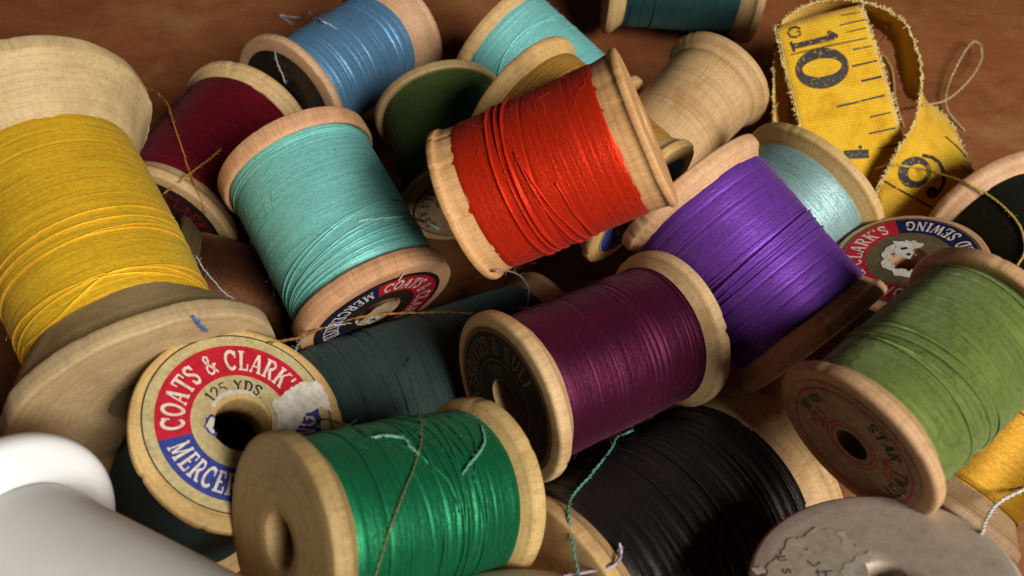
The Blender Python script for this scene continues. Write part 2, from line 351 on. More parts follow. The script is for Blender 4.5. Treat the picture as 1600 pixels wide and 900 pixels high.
# ------------------------------------------------------------------ lettering: slab-serif strokes
def _ell(cx, cy, rx, ry, a0, a1, n=18):
    return [(cx + rx * cos(radians(a0 + (a1 - a0) * k / n)), cy + ry * sin(radians(a0 + (a1 - a0) * k / n))) for k in range(n + 1)]
def _stem(x, w=.2, top=True, bot=True, sw=.17):
    o = [([(x, .02), (x, .98)], w)]
    if bot: o.append(([(x - sw, .045), (x + sw, .045)], .09))
    if top: o.append(([(x - sw, .955), (x + sw, .955)], .09))
    return o
G = {
 'A': (.86, [([(.1, .03), (.42, .97)], .1), ([(.42, .97), (.74, .03)], .2), ([(.22, .34), (.6, .34)], .09), ([(-.02, .045), (.24, .045)], .09), ([(.56, .045), (.9, .045)], .09)]),
 'B': (.78, _stem(.2) + [(_ell(.36, .74, .26, .21, 90, -90), .14), (_ell(.38, .27, .3, .225, 90, -90), .15)]),
 'C': (.8, [(_ell(.42, .5, .34, .445, 42, 318), .17), ([(.70, .62), (.70, .97)], .09)]),
 'D': (.84, _stem(.2) + [(_ell(.34, .5, .38, .45, 90, -90), .16)]),
 'E': (.74, _stem(.2) + [([(.2, .95), (.64, .95)], .1), ([(.62, .95), (.62, .7)], .09), ([(.2, .5), (.5, .5)], .09), ([(.2, .05), (.68, .05)], .1), ([(.66, .05), (.66, .32)], .09)]),
 'F': (.70, _stem(.2) + [([(.2, .95), (.64, .95)], .1), ([(.62, .95), (.62, .7)], .09), ([(.2, .5), (.5, .5)], .09)]),
 'G': (.84, [(_ell(.42, .5, .34, .445, 42, 330), .17), ([(.70, .62), (.70, .97)], .08), ([(.70, .42), (.70, .08)], .15), ([(.5, .43), (.84, .43)], .09)]),
 'H': (.9, _stem(.2) + _stem(.7) + [([(.2, .5), (.7, .5)], .1)]),
 'I': (.42, _stem(.2)),
 'J': (.6, [([(.42, .98), (.42, .25), (.33, .07), (.18, .06), (.08, .2)], .16), ([(.25, .955), (.6, .955)], .09)]),
 'K': (.86, _stem(.2) + [([(.26, .42), (.68, .95)], .1), ([(.40, .58), (.72, .05)], .19), ([(.54, .955), (.84, .955)], .08), ([(.56, .045), (.9, .045)], .09)]),
 'L': (.74, _stem(.2) + [([(.2, .05), (.68, .05)], .1), ([(.66, .05), (.66, .36)], .09)]),
 'M': (1.08, _stem(.16, .1, sw=.13) + _stem(.86, .2, sw=.16) + [([(.16, .97), (.5, .1)], .18), ([(.5, .1), (.84, .97)], .09)]),
 'N': (.92, _stem(.16, .1, sw=.13) + [([(.16, .97), (.72, .03)], .2), ([(.72, .03), (.72, .98)], .1), ([(.58, .955), (.88, .955)], .08)]),
 'O': (.84, [(_ell(.42, .5, .33, .445, 0, 360, 30), .17)]),
 'P': (.74, _stem(.2) + [(_ell(.36, .72, .28, .23, 90, -90), .14)]),
 'R': (.84, _stem(.2) + [(_ell(.38, .73, .27, .22, 90, -90), .14), ([(.4, .5), (.7, .06)], .18), ([(.6, .045), (.86, .045)], .09)]),
 'S': (.7, [([(.6, .74), (.54, .87), (.40, .94), (.24, .92), (.13, .82), (.14, .68), (.25, .58), (.42, .49), (.55, .38), (.58, .24), (.5, .1), (.34, .05), (.18, .09), (.1, .24)], .16), ([(.61, .68), (.61, .96)], .08), ([(.09, .04), (.09, .32)], .08)]),
 'T': (.8, [([(.4, .02), (.4, .96)], .2), ([(.04, .95), (.76, .95)], .1), ([(.05, .95), (.05, .68)], .09), ([(.75, .95), (.75, .68)], .09), ([(.22, .045), (.58, .045)], .09)]),
 'U': (.84, [([(.18, .98), (.18, .28), (.28, .1), (.42, .05), (.56, .1), (.66, .28), (.66, .98)], .15), ([(.02, .955), (.34, .955)], .08), ([(.52, .955), (.8, .955)], .08)]),
 'W': (1.1, [([(.1, .97), (.32, .04)], .18), ([(.32, .04), (.55, .9)], .09), ([(.55, .9), (.76, .04)], .18), ([(.76, .04), (1.0, .97)], .09), ([(-.04, .955), (.26, .955)], .08), ([(.86, .955), (1.12, .955)], .08)]),
 'Y': (.8, [([(.1, .97), (.4, .48)], .18), ([(.7, .97), (.4, .48)], .1), ([(.4, .48), (.4, .02)], .18), ([(.22, .045), (.58, .045)], .09)]),
 'Z': (.74, [([(.08, .94), (.62, .94)], .1), ([(.62, .94), (.1, .06)], .18), ([(.08, .06), (.66, .06)], .1)]),
 '&': (.86, [([(.8, .04), (.55, .28), (.26, .62), (.22, .82), (.34, .94), (.48, .88), (.48, .72), (.32, .56), (.12, .36), (.1, .18), (.22, .05), (.42, .06), (.6, .22), (.7, .46)], .12), ([(.58, .47), (.84, .47)], .08)]),
 '1': (.5, [([(.28, .02), (.28, .98)], .17), ([(.08, .8), (.28, .97)], .1), ([(.08, .045), (.5, .045)], .09)]),
 '2': (.7, [([(.1, .7), (.16, .88), (.34, .95), (.52, .88), (.58, .7), (.48, .48), (.1, .08)], .14), ([(.08, .06), (.64, .06)], .12)]),
 '5': (.7, [([(.58, .94), (.18, .94), (.15, .54), (.34, .6), (.52, .52), (.6, .32), (.5, .1), (.3, .04), (.1, .14)], .13)]),
 "'": (.26, [([(.12, 1), (.1, .72)], .14)]), '.': (.3, [([(.08, .07), (.22, .07)], .14)]), ' ': (.42, []), '-': (.4, [([(.04, .45), (.36, .45)], .11)]),
}
def strokes_to(mb, strokes, mapf, lift0=0.0, step=.0004, mi=0):
    z = lift0
    for pl, w in strokes:
        pts = []
        for a, b in zip(pl[:-1], pl[1:]):
            m = max(1, int(math.hypot(b[0] - a[0], b[1] - a[1]) / .25))
            pts += [(a[0] + (b[0] - a[0]) * k / m, a[1] + (b[1] - a[1]) * k / m) for k in range(m)]
        pts.append(pl[-1]); vs = []; n = len(pts)
        for i, (x, y) in enumerate(pts):
            x0, y0 = pts[max(i - 1, 0)]; x1, y1 = pts[min(i + 1, n - 1)]
            l = math.hypot(x1 - x0, y1 - y0) or 1; nx, ny = -(y1 - y0) / l, (x1 - x0) / l
            vs += [mapf(x + nx * w / 2, y + ny * w / 2, z), mapf(x - nx * w / 2, y - ny * w / 2, z)]
        mb.add(vs, [[2 * i, 2 * i + 1, 2 * i + 3, 2 * i + 2] for i in range(n - 1)], mi=mi); z += step
def text_width(t, sp=.1): return sum(G[c][0] + sp for c in t)

class Face:
    """polar layout on one end face of a reel: x to the camera's right, y up, as one sees it"""
    def __init__(s, root, spec, end, cx=0, cy=0):
        P, D, R, L = spec['P'], spec['D'], spec['R'], spec['L']
        s.n = -D if end == 'A' else D
        s.c = P + s.n * (L / 2); s.R = R
        ex = RIGHT - s.n * RIGHT.dot(s.n); s.ex = ex.normalized(); s.ey = s.n.cross(s.ex)
        s.inv = spec['M'].inverted(); s.off = s.ex * (cx * R) + s.ey * (cy * R)
    def pos(s, x, y, z):        # in units of R
        return s.inv @ (s.c + s.off + (s.ex * x + s.ey * y) * s.R + s.n * z)
    def polar(s, r, a, z): return s.pos(r * cos(a), r * sin(a), z)
    def sector(s, mb, r0, r1, a0, a1, z, mi=0, ragged=0, seed=0):
        n = max(6, int(abs(a1 - a0) / 4)); vs = []
        for k in range(n + 1):
            a = radians(a0 + (a1 - a0) * k / n)
            j = ragged * noise.noise(Vector((a * 4, seed, 1.3))) if ragged else 0
            j2 = ragged * noise.noise(Vector((a * 5, seed, 7.3))) if ragged else 0
            for q in range(4): vs.append(s.polar(r0 + j2 + (r1 + j - r0 - j2) * q / 3, a, z))
        mb.add(vs, [[4 * k + q, 4 * k + q + 1, 4 * k + q + 5, 4 * k + q + 4] for k in range(n) for q in range(3)], mi=mi)
    def text(s, mb, t, r, h, a_start, z, inward=False, sp=.1, mi=0, squeeze=1.0):
        """outward: reads clockwise from a_start (deg); inward: reads counter-clockwise, tops to the hole"""
        x = 0; rb = r
        for ch in t:
            w, st = G[ch]; x0 = x
            def mp(px, py, zz, x0=x0):
                arc = (x0 + px) * h * squeeze
                if inward: return s.polar(rb + h - py * h, radians(a_start) + arc / (rb + h * .5), z + zz)
                return s.polar(rb + py * h, radians(a_start) - arc / (rb + h * .5), z + zz)
            strokes_to(mb, st, mp, mi=mi); x += w + sp
    def blob(s, mb, pts, z, mi=0):
        mb.add([s.pos(p[0], p[1], z) for p in pts], [list(range(len(pts)))], mi=mi)      # one face, whatever its outline
def ragged_poly(pts, seed, amp=.02, per=5):
    out = []; rnd = random.Random(seed); n = len(pts)
    for i in range(n):
        a, b = pts[i], pts[(i + 1) % n]
        for k in range(per): out.append((a[0] + (b[0] - a[0]) * k / per + rnd.gauss(0, amp), a[1] + (b[1] - a[1]) * k / per + rnd.gauss(0, amp)))
    return out
G['0'] = (.7, [(_ell(.34, .5, .26, .45, 0, 360, 26), .15)])
G['3'] = (.7, [([(.1, .8), (.3, .95), (.52, .86), (.54, .66), (.3, .54), (.56, .42), (.58, .2), (.36, .05), (.1, .16)], .13)])
G['V'] = (.84, [([(.08, .97), (.42, .04)], .18), ([(.42, .04), (.76, .97)], .1)])

BIRCH = (.62, .39, .185)
_wood = {}
def wood(i, tint=1.0, grey=0.0):
    key = (i, tint, grey)
    if key not in _wood:
        rnd = random.Random(i * 7 + 1)
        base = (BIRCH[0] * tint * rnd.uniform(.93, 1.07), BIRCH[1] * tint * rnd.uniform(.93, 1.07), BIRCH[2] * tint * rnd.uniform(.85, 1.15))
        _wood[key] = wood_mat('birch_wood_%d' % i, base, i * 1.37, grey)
    return _wood[key]

PAPER_TAN = plain_mat('tan_label_paper', (.50, .41, .20), .6, mottling=.22, scale=14)
PAPER_WHITE = plain_mat('white_torn_paper', (.66, .61, .53), .85, mottling=.25, scale=12)
PAPER_CREAM = plain_mat('cream_label_paper', (.46, .36, .22), .7, mottling=.3, scale=10)
PAPER_BLACK = plain_mat('black_label_paper', (.022, .017, .013), .45, mottling=.5, scale=12)
INK_RED = plain_mat('red_print', (.50, .012, .028), .5, mottling=.25, scale=16)
INK_BLUE = plain_mat('blue_print', (.035, .055, .27), .5, mottling=.35, scale=16)
INK_NAVY = plain_mat('navy_print', (.012, .014, .07), .5, mottling=.35, scale=16)
INK_DULLRED = plain_mat('dull_red_print', (.16, .012, .014), .55, mottling=.4, scale=16)
INK_WHITE = plain_mat('white_print', (.70, .62, .54), .6, mottling=.25, scale=18)
INK_GOLD = plain_mat('gold_print', (.13, .095, .045), .5, mottling=.5, scale=16)
INK_BLACK = plain_mat('black_print', (.016, .015, .016), .6, mottling=.4, scale=18)
INK_PENCIL = plain_mat('pencil_grey', (.12, .12, .13), .6)
LINT = plain_mat('pale_lint', (.45, .40, .33), .9)

def frame_of(key):
    P, D, R, L, t, h, q, he = POSE[key]
    P = Vector(P); D = Vector(D).normalized()
    X = (CAM - P); X = (X - D * X.dot(D)).normalized(); Y = D.cross(X); O = P - D * (L / 2)
    M = Matrix(((X.x, Y.x, D.x, O.x), (X.y, Y.y, D.y, O.y), (X.z, Y.z, D.z, O.z), (0, 0, 0, 1)))
    return dict(P=P, D=D, R=R, L=L, t=t, h=h, q=q, he=he, M=M)

SPOOLS = {}
def mirror(mb, L):
    mb.v = [(x, y, L - z) for x, y, z in mb.v]; mb.f = [f[::-1] for f in mb.f]; mb.uv = [u[::-1] for u in mb.uv]; return mb

def reel(key, i, label, color=None, rh=.27, tint=1.0, grey=0.0, shade_tint_a=None, shade_tint_b=None, notch_a=(), notch_b=(), wd=None, tm=None, lintcol=None, wob=.007, name='thread_spool', cat='thread spool', barrel=False, group='cotton reels heaped on the brown wooden board'):
    s = frame_of(key); R, L, t, h, q, he = s['R'], s['L'], s['t'], s['h'], s['q'], s['he']
    root = bpy.data.objects.new(name, None); COL.objects.link(root); root.empty_display_size = .5
    root.matrix_world = s['M']; tag(root, label, cat, group)
    w = wood(i, tint, grey)
    nk = random.Random(i * 13 + 5)      # small dents in the rims
    notch_a = list(notch_a) + [(nk.uniform(-pi, pi), nk.uniform(.015, .06), nk.uniform(.008, .03)) for _ in range(7)]
    notch_b = list(notch_b) + [(nk.uniform(-pi, pi), nk.uniform(.015, .06), nk.uniform(.008, .03)) for _ in range(7)]
    lathe(flange_prof(R, t, h, q, rh * R), i * 3.1, wob, notch_a).build('flange', wood(i, shade_tint_a, grey) if shade_tint_a else w, root)  # an end turned from the light gets darker wood, shade put into its colour
    mirror(lathe(flange_prof(R, t, he, q, rh * R), i * 5.7 + 2, wob, notch_b), L).build('flange', wood(i, shade_tint_b, grey) if shade_tint_b else w, root)  # same for the other end: shade carried by a darker wood tint
    if barrel:
        prof = []; n = 14; r = q * R
        for k in range(n + 1):
            x = k / n; prof.append((r * (1 - .045 * sin(pi * x)), h - .02 + (L - he - h + .04) * x))
        prof += [(rh * R, L - he), (rh * R, h)]
        lathe(prof, i * 2.2, .004).build('barrel', w, root)
    else:
        kw = dict(seed=i, pitch=.034); kw.update(wd or {})
        lint = tint_lint(lintcol or color)
        winding(q * R, h - .03, L - he + .03, None, **kw).build('thread', [tm or thread_mat('thread_%s' % key, color), lint], root)
    SPOOLS[key] = (root, s); return root, s
_lint = {}
def tint_lint(col):
    k = tuple(round(c, 3) for c in col)
    if k not in _lint: _lint[k] = plain_mat('fibre_%d' % len(_lint), tuple(min(.8, 1.08 * c + .025) for c in col), .8, mottling=.1, bump=0)
    return _lint[k]

def coats_label(key, end, rot, paper=PAPER_TAN, red=INK_RED, blue=INK_BLUE, ink=INK_WHITE, inner=.29, outer=.88, r0=.46, r1=.77, cx=0, cy=0, yards=True, ring=True, Rk=1.0):
    root, s = SPOOLS[key]; F = Face(root, s, end, cx, cy)
    mb = MB(); F.sector(mb, inner, outer, 0, 360, .014, 0, .006, 3); lab = mb.build('label', paper, root)
    if ring:
        mb = MB(); F.sector(mb, outer - .012, outer, 0, 360, .0175); mb.build('label_edge', INK_BLACK, lab)
    mb = MB(); F.sector(mb, r0, r1, 28 + rot, 208 + rot, .019); mb.build('red_band', red, lab)
    mb = MB(); F.sector(mb, r0, r1, 208 + rot, 388 + rot, .019); mb.build('blue_band', blue, lab)
    h = (r1 - r0) * .66; rr = r0 + (r1 - r0) * .17
    mb = MB()
    def fit(t, deg, r): return radians(deg) * (r + h * .5) / (text_width(t) * h)
    t = "COATS & CLARK'S"; F.text(mb, t, rr, h, 202 + rot, .023, squeeze=fit(t, 164, rr)); mb.build('lettering', ink, lab); mb = MB()
    t = 'MERCERIZED SEWING'; F.text(mb, t, rr, h, 214 + rot, .023, inward=True, squeeze=fit(t, 166, rr))
    mb.build('lettering', ink, lab)
    if yards:
        mb = MB(); F.text(mb, '125 YDS.', .30, .115, 158 + rot, .019, squeeze=.92); mb.build('yardage_lettering', INK_BLACK, lab)
    return lab, F

# ------------------------------------------------------------------ the surface
mb = MB(); mb.add([(-70, -30, 0), (70, -30, 0), (70, 90, 0), (-70, 90, 0)], [[0, 1, 2, 3]])
fl = mb.build('ground', floor_mat()); tag(fl, None, None, None, 'structure')

# ------------------------------------------------------------------ the reels
A = radians
reel('yellow', 1, 'big bright yellow reel with thick tapered wooden ends', (.66, .36, .012), rh=.3, wob=.02, tint=.98, grey=.16, shade_tint_b=.8, tm=thread_mat('thread_yellow', (.98, .57, .028), .3, .44, silk=.3),  # lower end's wood tinted darker to stand for the shade on it
     wd=dict(pitch=.036, fuzz=110, fuzz_len=.2, jit=.008, bulge=.03,
             grooves=auto_grooves(3, 6, .02, .016, sl=.04),
             winds=[(-75, .985, 95, .86, -.03, .02), (-75, .97, -5, .90, -.02, .024), (-5, .90, 60, .955, .045, .022), (60, .95, 110, .99, .0, .022), (-100, .55, 100, .6, .01), (-100, .64, 100, .7, .02), (-100, .9, 100, .84, .02)] + auto_winds(5, 12, tilt=.03)))
reel('teal', 2, 'shiny aqua green reel with a dark red and blue label on its lower end', (.085, .42, .36), tm=thread_mat('thread_teal', (.27, .74, .69), .4, .44, .55, silk=.3),
     wd=dict(pitch=.028, fuzz=50, jit=.0035, bulge=.01, grooves=[(.08, .02, .03, 0, 0), (.12, .015, .02, .02, 0)],
             winds=[(-100, .60, 110, .93, -.03, .015), (-100, .63, 110, .88, -.04, .015), (-95, .72, 110, .97, -.03, .017), (-100, .75, 110, .95, -.02, .016), (-100, .80, 110, .98, -.02, .016), (-100, .83, 110, .93, .0, .015), (-100, .88, 110, .965, 0, .015), (-100, .06, 110, .10, 0), (-100, .10, 110, .07, 0), (-100, .92, 110, .985, 0)]))
reel('red', 3, 'reel of vivid orange red thread with plain wooden ends, on top of the heap', (.50, .022, .004), tm=thread_mat('thread_red', (.72, .030, .006), .25, .44, .45),
     wd=dict(pitch=.030, fuzz=70, jit=.004, bulge=.0, grooves=[(.36, .02, .035, .02, .03), (.31, .02, .03, .05, .06), (.45, .02, .03, -.1, .05), (.78, .012, .02, 0, 0)],
             winds=[(-100, .31, 100, .30, -.06, .026), (-100, .43, 100, .40, -.075, .026), (-20, .40, 95, .50, .0, .02), (-15, .41, 95, .55, .02, .02), (10, .56, 95, .60, .01, .02), (-100, .36, 100, .35, -.05, .018)]))
reel('purple', 4, 'reel of violet purple thread with a notch in its lower wooden rim', (.13, .035, .30), notch_b=[(A(-12), .035, .05)], tm=thread_mat('thread_purple', (.19, .055, .43), .5, .46, .4),
     wd=dict(pitch=.028, fuzz=60, jit=.0045, grooves=[(.50, .022, .045, .06, -.03), (.57, .02, .03, .05, -.03), (.66, .014, .03, .04, 0), (.76, .012, .025, .02, 0), (.83, .012, .025, .02, 0), (.90, .012, .02, 0, 0), (.20, .015, .02, 0, 0), (.1, .015, .02, 0, 0)],
             winds=[(-110, .47, 100, .56, .0, .03), (-110, .53, 100, .60, .0, .026), (-110, .60, 100, .62, 0, .02)] + auto_winds(11, 9, tilt=.03)))
reel('magenta', 5, 'reel of dark plum thread with a black label, its far rim split at a notch', (.105, .012, .06), notch_b=[(A(18), .05, .07)], tm=thread_mat('thread_plum', (.048, .003, .019), .35, .45, .4),
     wd=dict(pitch=.030, fuzz=40, jit=.006, bulge=.01, grooves=[(.62, .02, .05, .03, 0), (.66, .02, .05, .03, 0), (.58, .015, .035, .03, 0), (.70, .015, .03, .03, 0), (.34, .012, .035, .02, 0), (.36, .012, .03, .04, 0), (.80, .012, .03, 0, 0), (.87, .012, .03, 0, 0), (.93, .015, .03, 0, 0), (.2, .01, .02, 0, 0)], winds=auto_winds(15, 10, tilt=.04)))
reel('green', 6, 'glossy emerald green reel with a bare wooden end and open hole', (.010, .17, .085), rh=.25, shade_tint_a=.72, tm=thread_mat('thread_emerald', (.005, .135, .052), .4, .42, .55),  # near end's wood painted dimmer, as it faces left, away from the light
     wd=dict(pitch=.034, fuzz=110, jit=.006, bulge=.02, grooves=[(.50, .02, .06, .08, .05), (.68, .02, .05, -.05, .05), (.57, .02, .05, -.02, .06), (.18, .014, .03, .05, .03), (.80, .012, .03, .03, .03), (.40, .014, .04, .12, 0), (.72, .02, .05, -.05, .02)],
             winds=[(-100, .48, 100, .60, .05, .022), (-100, .60, 100, .62, .03, .022), (-60, .62, 100, .55, .03, .024), (-60, .70, 100, .62, -.05, .024), (-100, .52, 100, .46, .0, .02), (-50, .35, 10, .58, .04, .022), (-60, .82, -5, .70, .06, .022), (-100, .66, 100, .74, .02, .022), (-100, .72, 100, .70, .04, .02)] + auto_winds(18, 12, tilt=.05)))
reel('olive', 7, 'reel of fuzzy olive green thread with a cream paper label on its near end', (.13, .20, .035), shade_tint_a=.85, tm=thread_mat('thread_olive', (.10, .145, .026), .9, .6, .25, .42, silk=.12),  # shade on the labelled end is put into its wood colour
     wd=dict(pitch=.032, fuzz=1300, fuzz_len=.16, fuzz_r=.0016, jit=.007, bulge=.02, grooves=[(.30, .022, .07, .10, .02), (.42, .018, .06, .08, .05)], winds=[(-100, .26, 110, .40, .02, .024), (-100, .33, 110, .50, .0, .02)] + auto_winds(22, 8, tilt=.08)))
reel('coats', 8, 'reel facing up with a torn tan, red and blue label around its hole', (.016, .05, .06), rh=.27, tint=1.05, wd=dict(fuzz=40))
reel('black', 9, 'large reel of coarse black thread lying under the plum reel', (.010, .009, .008), tint=.95, tm=thread_mat('thread_black', (.007, .006, .0055), .1, .42, .45, .5, silk=.25),
     wd=dict(pitch=.05, fuzz=200, fuzz_len=.08, jit=.026, bulge=.02, grooves=auto_grooves(31, 16, .05, .02, .35, .98, .02), winds=auto_winds(33, 34, .35, .97, .02)))
reel('lilac', 10, 'pale greyish wooden reel end with a torn paper label reading USA', (.25, .22, .2), rh=.175, tint=.9, grey=.62, wob=.003, wd=dict(fuzz=10))
reel('coats2', 11, 'reel facing up with a red and navy paper label, torn white paper around its hole', (.03, .04, .035), wd=dict(fuzz=10))
reel('pale', 12, 'reel of pale grey blue thread with a wide sloping rim, behind the violet reel', (.17, .30, .30), tint=.95, tm=thread_mat('thread_pale', (.30, .48, .48), .3, .44, .45), wd=dict(pitch=.030, fuzz=110, jit=.004, winds=auto_winds(41, 6, tilt=.02)))
reel('bare', 13, 'empty bare wooden reel with no thread, leaning behind the orange red reel', None, barrel=True, name='empty_spool', cat='wooden spool', tint=.92)
reel('aqua', 14, 'reel of light turquoise thread at the back behind the golden reel', (.09, .42, .40), tm=thread_mat('thread_aqua', (.28, .76, .74), .3, .44, silk=.3), wd=dict(pitch=.030, fuzz=50, jit=.004, winds=[(-60, .30, 60, .42, -.14, .02)] + auto_winds(44, 5, tilt=.05), grooves=[(.12, .012, .02, 0, 0), (.8, .012, .02, 0, 0)]))
reel('gold', 15, 'reel of golden tan thread partly hidden under the orange red reel', (.42, .22, .045), tm=thread_mat('thread_gold', (.72, .37, .07), .3, .4), wd=dict(pitch=.03, fuzz=40, jit=.005, winds=auto_winds(47, 8, .02, .5, .03)))
reel('dkgreen', 16, 'reel of dark forest green thread with a cream printed label on its lower end', (.035, .10, .035), tm=thread_mat('thread_forest', (.075, .135, .035), .3, .55, .3, silk=.15), wd=dict(pitch=.032, fuzz=90, jit=.006, winds=auto_winds(50, 5)))
reel('blue', 17, 'reel of steel blue thread with a dark label, at the back left of the heap', (.075, .19, .36), tm=thread_mat('thread_blue', (.16, .36, .60), .3, .42, .5), wd=dict(pitch=.034, fuzz=60, jit=.008, bulge=.03, grooves=auto_grooves(52, 16, .045, .014, .05, .97, .03), winds=auto_winds(53, 14, tilt=.04)))
reel('maroon', 18, 'reel of deep maroon thread with a black and red label, beside the big yellow reel', (.12, .008, .02), tm=thread_mat('thread_maroon', (.14, .005, .014), .3, .5, .3, silk=.25), wd=dict(pitch=.034, fuzz=90, jit=.006, winds=auto_winds(56, 5)))
reel('rdark', 19, 'reel of very dark green thread with a pale rim, at the right edge', (.014, .017, .010), tint=1.1, wd=dict(fuzz=60, jit=.008))
reel('slate', 20, 'large reel of dusty slate green thread lying in shade under the aqua reel', (.045, .062, .062), tm=thread_mat('thread_slate', (.026, .048, .046), .3, .6, .25, .3, silk=.1), wd=dict(pitch=.036, fuzz=140, jit=.006, bulge=.02, grooves=[(.16, .02, .06, .02, 0), (.26, .03, .05, .08, .06), (.07, .02, .05, 0, 0), (.42, .02, .03, .05, .1)], winds=auto_winds(60, 5)))
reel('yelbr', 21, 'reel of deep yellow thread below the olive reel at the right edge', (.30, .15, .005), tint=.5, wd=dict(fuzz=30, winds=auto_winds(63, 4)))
reel('bottom', 22, 'reel end whose rim just shows at the bottom edge in front of the emerald reel', (.05, .05, .05), tint=.8, grey=.3, wd=dict(fuzz=5))
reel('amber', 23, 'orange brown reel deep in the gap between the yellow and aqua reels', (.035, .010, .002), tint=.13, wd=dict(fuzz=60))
reel('teal_top', 24, 'reel of dark teal thread with pale ends, cut off by the top edge', (.018, .055, .055), tm=thread_mat('thread_dark_teal', (.02, .07, .068), .3, .45), wd=dict(pitch=.036, fuzz=50, winds=auto_winds(66, 6)))

# ------------------------------------------------------------------ labels
lab, F = coats_label('coats', 'A', 0, cx=-.03, cy=.035)
q = lambda x, y: ((x - 475) / 400, -(y - 425) / 400)
mb = MB(); F.blob(mb, ragged_poly([q(668, 212), q(735, 185), q(790, 240), q(815, 300), q(770, 290), q(715, 335), q(682, 420), q(690, 480), q(640, 500), q(606, 450), q(606, 380), q(570, 325), q(618, 268)], 4, .009), .030)
mb.build('torn_patch', PAPER_WHITE, lab)
mb = MB(); F.blob(mb, ragged_poly([q(360, 425), q(378, 430), q(382, 480), q(400, 500), q(372, 505), q(345, 480), q(350, 450)], 6, .006, 3), .026); w_ = mb.build('wreath_patch', INK_BLUE, lab)
mb = MB(); F.blob(mb, ragged_poly([q(366, 436), q(376, 440), q(380, 482), q(394, 496), q(374, 498), q(352, 478), q(358, 454)], 7, .004, 3), .029); mb.build('wreath_paper', PAPER_WHITE, lab)
mb = MB(); F.sector(mb, .275, .315, 75, 165, .027, 0, .02, 2); mb.build('frayed_edge', PAPER_WHITE, lab)

lab, F = coats_label('teal', 'B', -128, paper=PAPER_BLACK, blue=INK_NAVY, inner=.30, outer=.83, r0=.47, r1=.77, yards=False, ring=False)
mb = MB(); F.blob(mb, ragged_poly([(-.27, -.02), (-.12, .12), (.02, .20), (.2, .16), (.24, -.02), (.12, -.2), (-.02, -.26), (-.2, -.2)], 3, .015), .026); tp = mb.build('torn_paper', PAPER_CREAM, lab)
mb = MB(); F.blob(mb, ragged_poly([(-.20, -.06), (-.08, .05), (.0, -.06), (-.02, -.20), (-.16, -.22)], 5, .006), .031); mb.build('white_scrap', PAPER_WHITE, lab)
mb = MB(); F.text(mb, 'T', -.12, .12, 90, .035); mb.v = [tuple(Vector(v)) for v in mb.v]
mb = MB()
for pl in ([(-.15, -.14), (-.06, -.10)], [(-.10, -.12), (-.075, -.19)], [(-.13, -.05), (-.115, -.075)]):
    strokes_to(mb, [(pl, .03)], lambda x, y, z: F.pos(x, y, .035 + z))
mb.build('scrap_print', INK_NAVY, lab)
mb = MB()
strokes_to(mb, [([(.36, .66), (.44, .80)], .03)], lambda x, y, z: F.pos(x, y, .03 + z)); mb.build('paper_tear', PAPER_WHITE, lab)

lab, F = coats_label('coats2', 'A', 57, paper=plain_mat('brown_label_paper', (.13, .095, .05), .6, mottling=.3, scale=14), blue=INK_NAVY, inner=.24, outer=.90, r0=.56, r1=.86, yards=False, ring=False)
mb = MB(); F.sector(mb, .24, .36, 40, 330, .026, 0, .06, 5); mb.build('frayed_paper', PAPER_WHITE, lab)
mb = MB(); F.blob(mb, ragged_poly([(-.10, .38), (.10, .38), (.12, .05), (.02, -.02), (-.14, .05)], 8, .02), .030); sp_ = mb.build('white_scrap', PAPER_WHITE, lab)
mb = MB(); strokes_to(mb, [([(-.04, .22), (.04, .22)], .05), ([(.0, .10), (.03, .06)], .05)], lambda x, y, z: F.pos(x, y, .034 + z)); mb.build('scrap_print', INK_NAVY, lab)

lab, F = coats_label('maroon', 'B', -42, paper=PAPER_BLACK, red=plain_mat('dark_band', (.03, .010, .010), .5), blue=INK_NAVY, ink=INK_DULLRED, inner=.3, outer=.84, r0=.46, r1=.80, yards=False, ring=False)

root, s = SPOOLS['magenta']; F = Face(root, s, 'A')
mb = MB(); F.sector(mb, .24, .86, 0, 360, .014); lab = mb.build('label', plain_mat('old_gold_paper', (.15, .085, .03), .6, mottling=.4), root)
mb = MB(); F.sector(mb, .26, .80, 0, 360, .018); bk = mb.build('black_band', PAPER_BLACK, lab)
mb = MB(); F.text(mb, 'AZSDITIIS & RULI', .55, .20, 215, .023, squeeze=.80); mb.build('lettering', INK_GOLD, lab); mb = MB(); F.sector(mb, .47, .485, 0, 360, .0225); mb.build('gold_ring', INK_GOLD, lab); mb = MB()
F.text(mb, 'FIN', .30, .12, 140, .023); mb.build('lettering', INK_GOLD, lab)

root, s = SPOOLS['olive']; F = Face(root, s, 'A')
mb = MB(); F.sector(mb, .20, .84, 0, 360, .014); lab = mb.build('label', plain_mat('buff_label_paper', (.40, .26, .15), .7, mottling=.3), root)
for r_, w_ in ((.735, .022), (.25, .018), (.31, .014)):
    mb = MB(); F.sector(mb, r_, r_ + w_, 0, 360, .018); mb.build('red_ring', INK_RED, lab)
for t_, r_, h_, a_, q_, ink, nm in (('223', .36, .17, 214, .9, INK_RED, 'red_lettering'), ('BEST', .40, .12, 50, .9, INK_RED, 'red_lettering'), ('STAR', .53, .16, 94, .85, INK_BLACK, 'black_lettering'), ('TWIST', .53, .16, 36, .85, INK_BLACK, 'black_lettering'), ('100 YDS', .57, .11, 196, .8, INK_BLACK, 'black_lettering')):
    mb = MB(); F.text(mb, t_, r_, h_, a_, .019, squeeze=q_); mb.build(nm, ink, lab)

